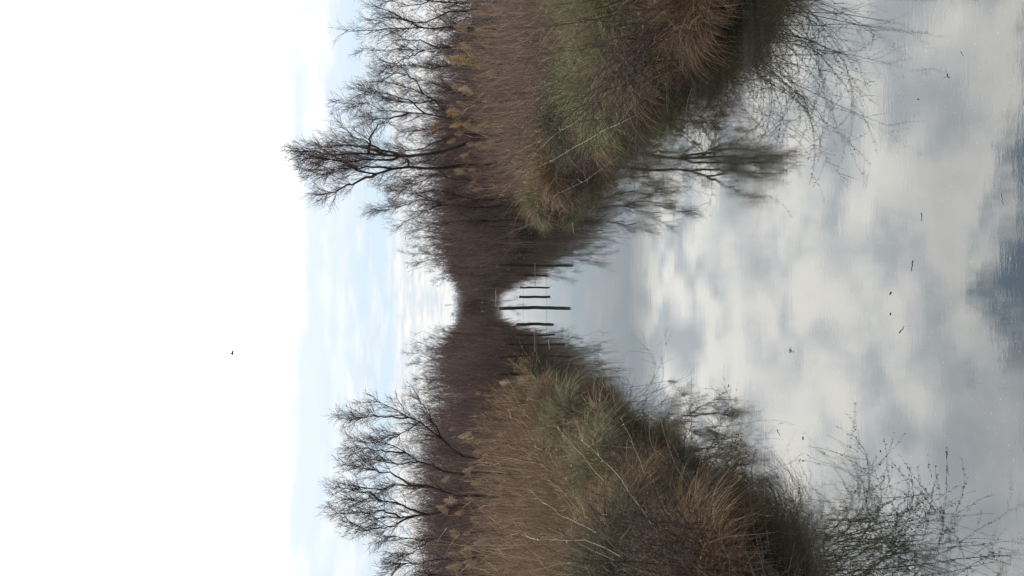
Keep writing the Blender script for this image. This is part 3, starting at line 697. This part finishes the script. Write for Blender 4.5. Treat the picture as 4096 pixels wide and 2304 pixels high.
# ------------------------------------------------------------------ bird
bd = at(223, 232.6, 30)
bird = empty('bird', bd, 'small grey bird flying alone against the white sky', 'bird')
def lathe(prof, axis_len, parent, name, mat, c):
    V = []; F = []; s = 12
    for (t_, r) in prof:
        for j in range(s): a = 2 * math.pi * j / s; V.append((t_ * axis_len, math.cos(a) * r, math.sin(a) * r))
    for q in range(len(prof) - 1):
        for j in range(s): F.append((q * s + j, q * s + (j + 1) % s, (q + 1) * s + (j + 1) % s, (q + 1) * s + j))
    m = MB(); m.raw(V, F, c); return m.build(name, mat, parent, True)
lathe([(-.75, .004), (-.7, .012), (-.45, .015), (-.3, .026), (0, .036), (.2, .032), (.3, .022), (.38, .024), (.45, .018), (.5, .006), (.6, .001)], .2, bird, 'body', M_bark, (.10, .10, .10))
for s_ in (-1, 1):
    m = MB(); V = [(.04, s_ * .02, .01), (-.035, s_ * .02, .01), (.05, s_ * .09, .035), (-.02, s_ * .10, .03), (.0, s_ * .19, .015), (-.035, s_ * .16, .018), (-.05, s_ * .20, .006)]
    V2 = [(x, y, z - .006) for x, y, z in V]; top = [(0, 1, 3, 2), (2, 3, 5, 4), (4, 5, 6)]
    n_ = len(V); F = top + [tuple(q + n_ for q in f[::-1]) for f in top]
    ring = [0, 2, 4, 6, 5, 3, 1]; F += [(ring[q], ring[(q + 1) % 7], ring[(q + 1) % 7] + n_, ring[q] + n_) for q in range(7)]
    m.raw(V + V2, F, (.08, .08, .085)); m.build('wing', M_bark, bird)
bird.rotation_euler = (0, 0, math.radians(172))

# ------------------------------------------------------------------ floating leaves and twigs
def onwater(px, py):
    U, V = p2(px, py); r = fwd * FPX + rgt * (U - 288) - upv * (V - 512); k = -CAM_H / r[2]; return np.array([r[0] * k, r[1] * k, .0016])
def leaf(px, py, s, label, g='dead leaves floating on the canal'):
    c = onwater(px, py); n = 9; a = np.linspace(0, 2 * math.pi, n, endpoint=False); s *= .6; rr_ = s * (1 + .35 * np.cos(2 * a)) * rng.uniform(.8, 1.15, n)
    rot = rng.uniform(0, 6.28); x = np.cos(a) * rr_; y = np.sin(a) * rr_ * .7
    V = np.stack([x * math.cos(rot) - y * math.sin(rot), x * math.sin(rot) + y * math.cos(rot), rng.uniform(.0, .12, n) * s], 1)
    V = np.vstack([V, [[0, 0, .1 * s]], V - [0, 0, .0015], [[0, 0, .1 * s - .0015]]])
    F = [(j, (j + 1) % n, n) for j in range(n)] + [((j + 1) % n + n + 1, j + n + 1, 2 * n + 1) for j in range(n)] + [(j, j + n + 1, (j + 1) % n + n + 1, (j + 1) % n) for j in range(n)]
    m = MB(); m.raw(V, F, (.05, .035, .022)); o = m.build('floating_leaf', M_bark); o.location = c; tag(o, label, 'leaf', g)
def twig(px, py, qx, qy, w, label, fork=False, c=(.04, .032, .025)):
    a, b_ = onwater(px, py), onwater(qx, qy); b_ = a + (b_ - a) * .55; w *= .4; K = 8; P = a + (b_ - a) * np.linspace(0, 1, K)[:, None]; P[1:-1, :2] += rng.normal(size=(K - 2, 2)) * np.linalg.norm(b_ - a) * .05
    P[:, 2] = .0006 + np.abs(rng.normal(0, .0006, K))
    m = MB(); m.tube(P[None], taper(1, K, [w], .5), np.array([c]), 5)
    if fork:
        f_ = grow(P[[4]], np.array([[b_[1] - a[1], a[0] - b_[0], .03]]), np.array([np.linalg.norm(b_ - a) * .6]), 5, .1); m.tube(f_, taper(1, 5, [w * .7], .5), np.array([c]), 5)
    o = m.build('floating_twig', M_bark, None, False, a); tag(o, label, 'twig', 'twigs floating on the canal')
leaf(2240, 738, .011, 'larger of the two dark leaves floating mid-canal'); leaf(2240, 790, .008, 'smaller of the two dark leaves floating mid-canal')
leaf(1833, 970, .014, 'single dark leaf floating near the lower bank reflections'); leaf(2020, 1102, .013, 'dark leaf floating beside the lower brambles')
leaf(2215, 1135, .007, 'tiny dark leaf floating alone in open water below centre'); leaf(2310, 250, .007, 'tiny leaf floating near the top right of the water')
leaf(1905, 215, .012, 'leaf floating among the upper bank bramble tips')
twig(2262, 838, 2285, 805, .0035, 'short dark twig floating beside the mid-canal leaves'); twig(2296, 655, 2290, 705, .0030, 'slim dark twig floating above and right of the mid-canal leaves')
twig(2382, 186, 2392, 205, .0035, 'small forked twig floating near the top right corner of the water', True); twig(2415, 130, 2430, 150, .0035, 'pale straw floating beside the forked twig', c=(.30, .28, .25))
twig(2518, 485, 2526, 540, .003, 'pale straw floating nearest the right edge of the picture', c=(.30, .28, .25)); twig(2318, 535, 2320, 575, .0025, 'thin dark twig floating in the blue reflection')
twig(1955, 1080, 1968, 1110, .003, 'thin dark twig floating in front of the lower brambles'); twig(2480, 1350, 2500, 1362, .0035, 'pale chip of straw floating at the bottom right of the picture', c=(.30, .28, .25))
# pale debris caught along the banks
twig(1440, 560, 1446, 612, .010, 'pale reed litter floating at the tip of the upper bank', c=(.45, .38, .28))
twig(1380, 855, 1384, 900, .010, 'pale reed litter floating beside the lowest posts', c=(.45, .38, .28))
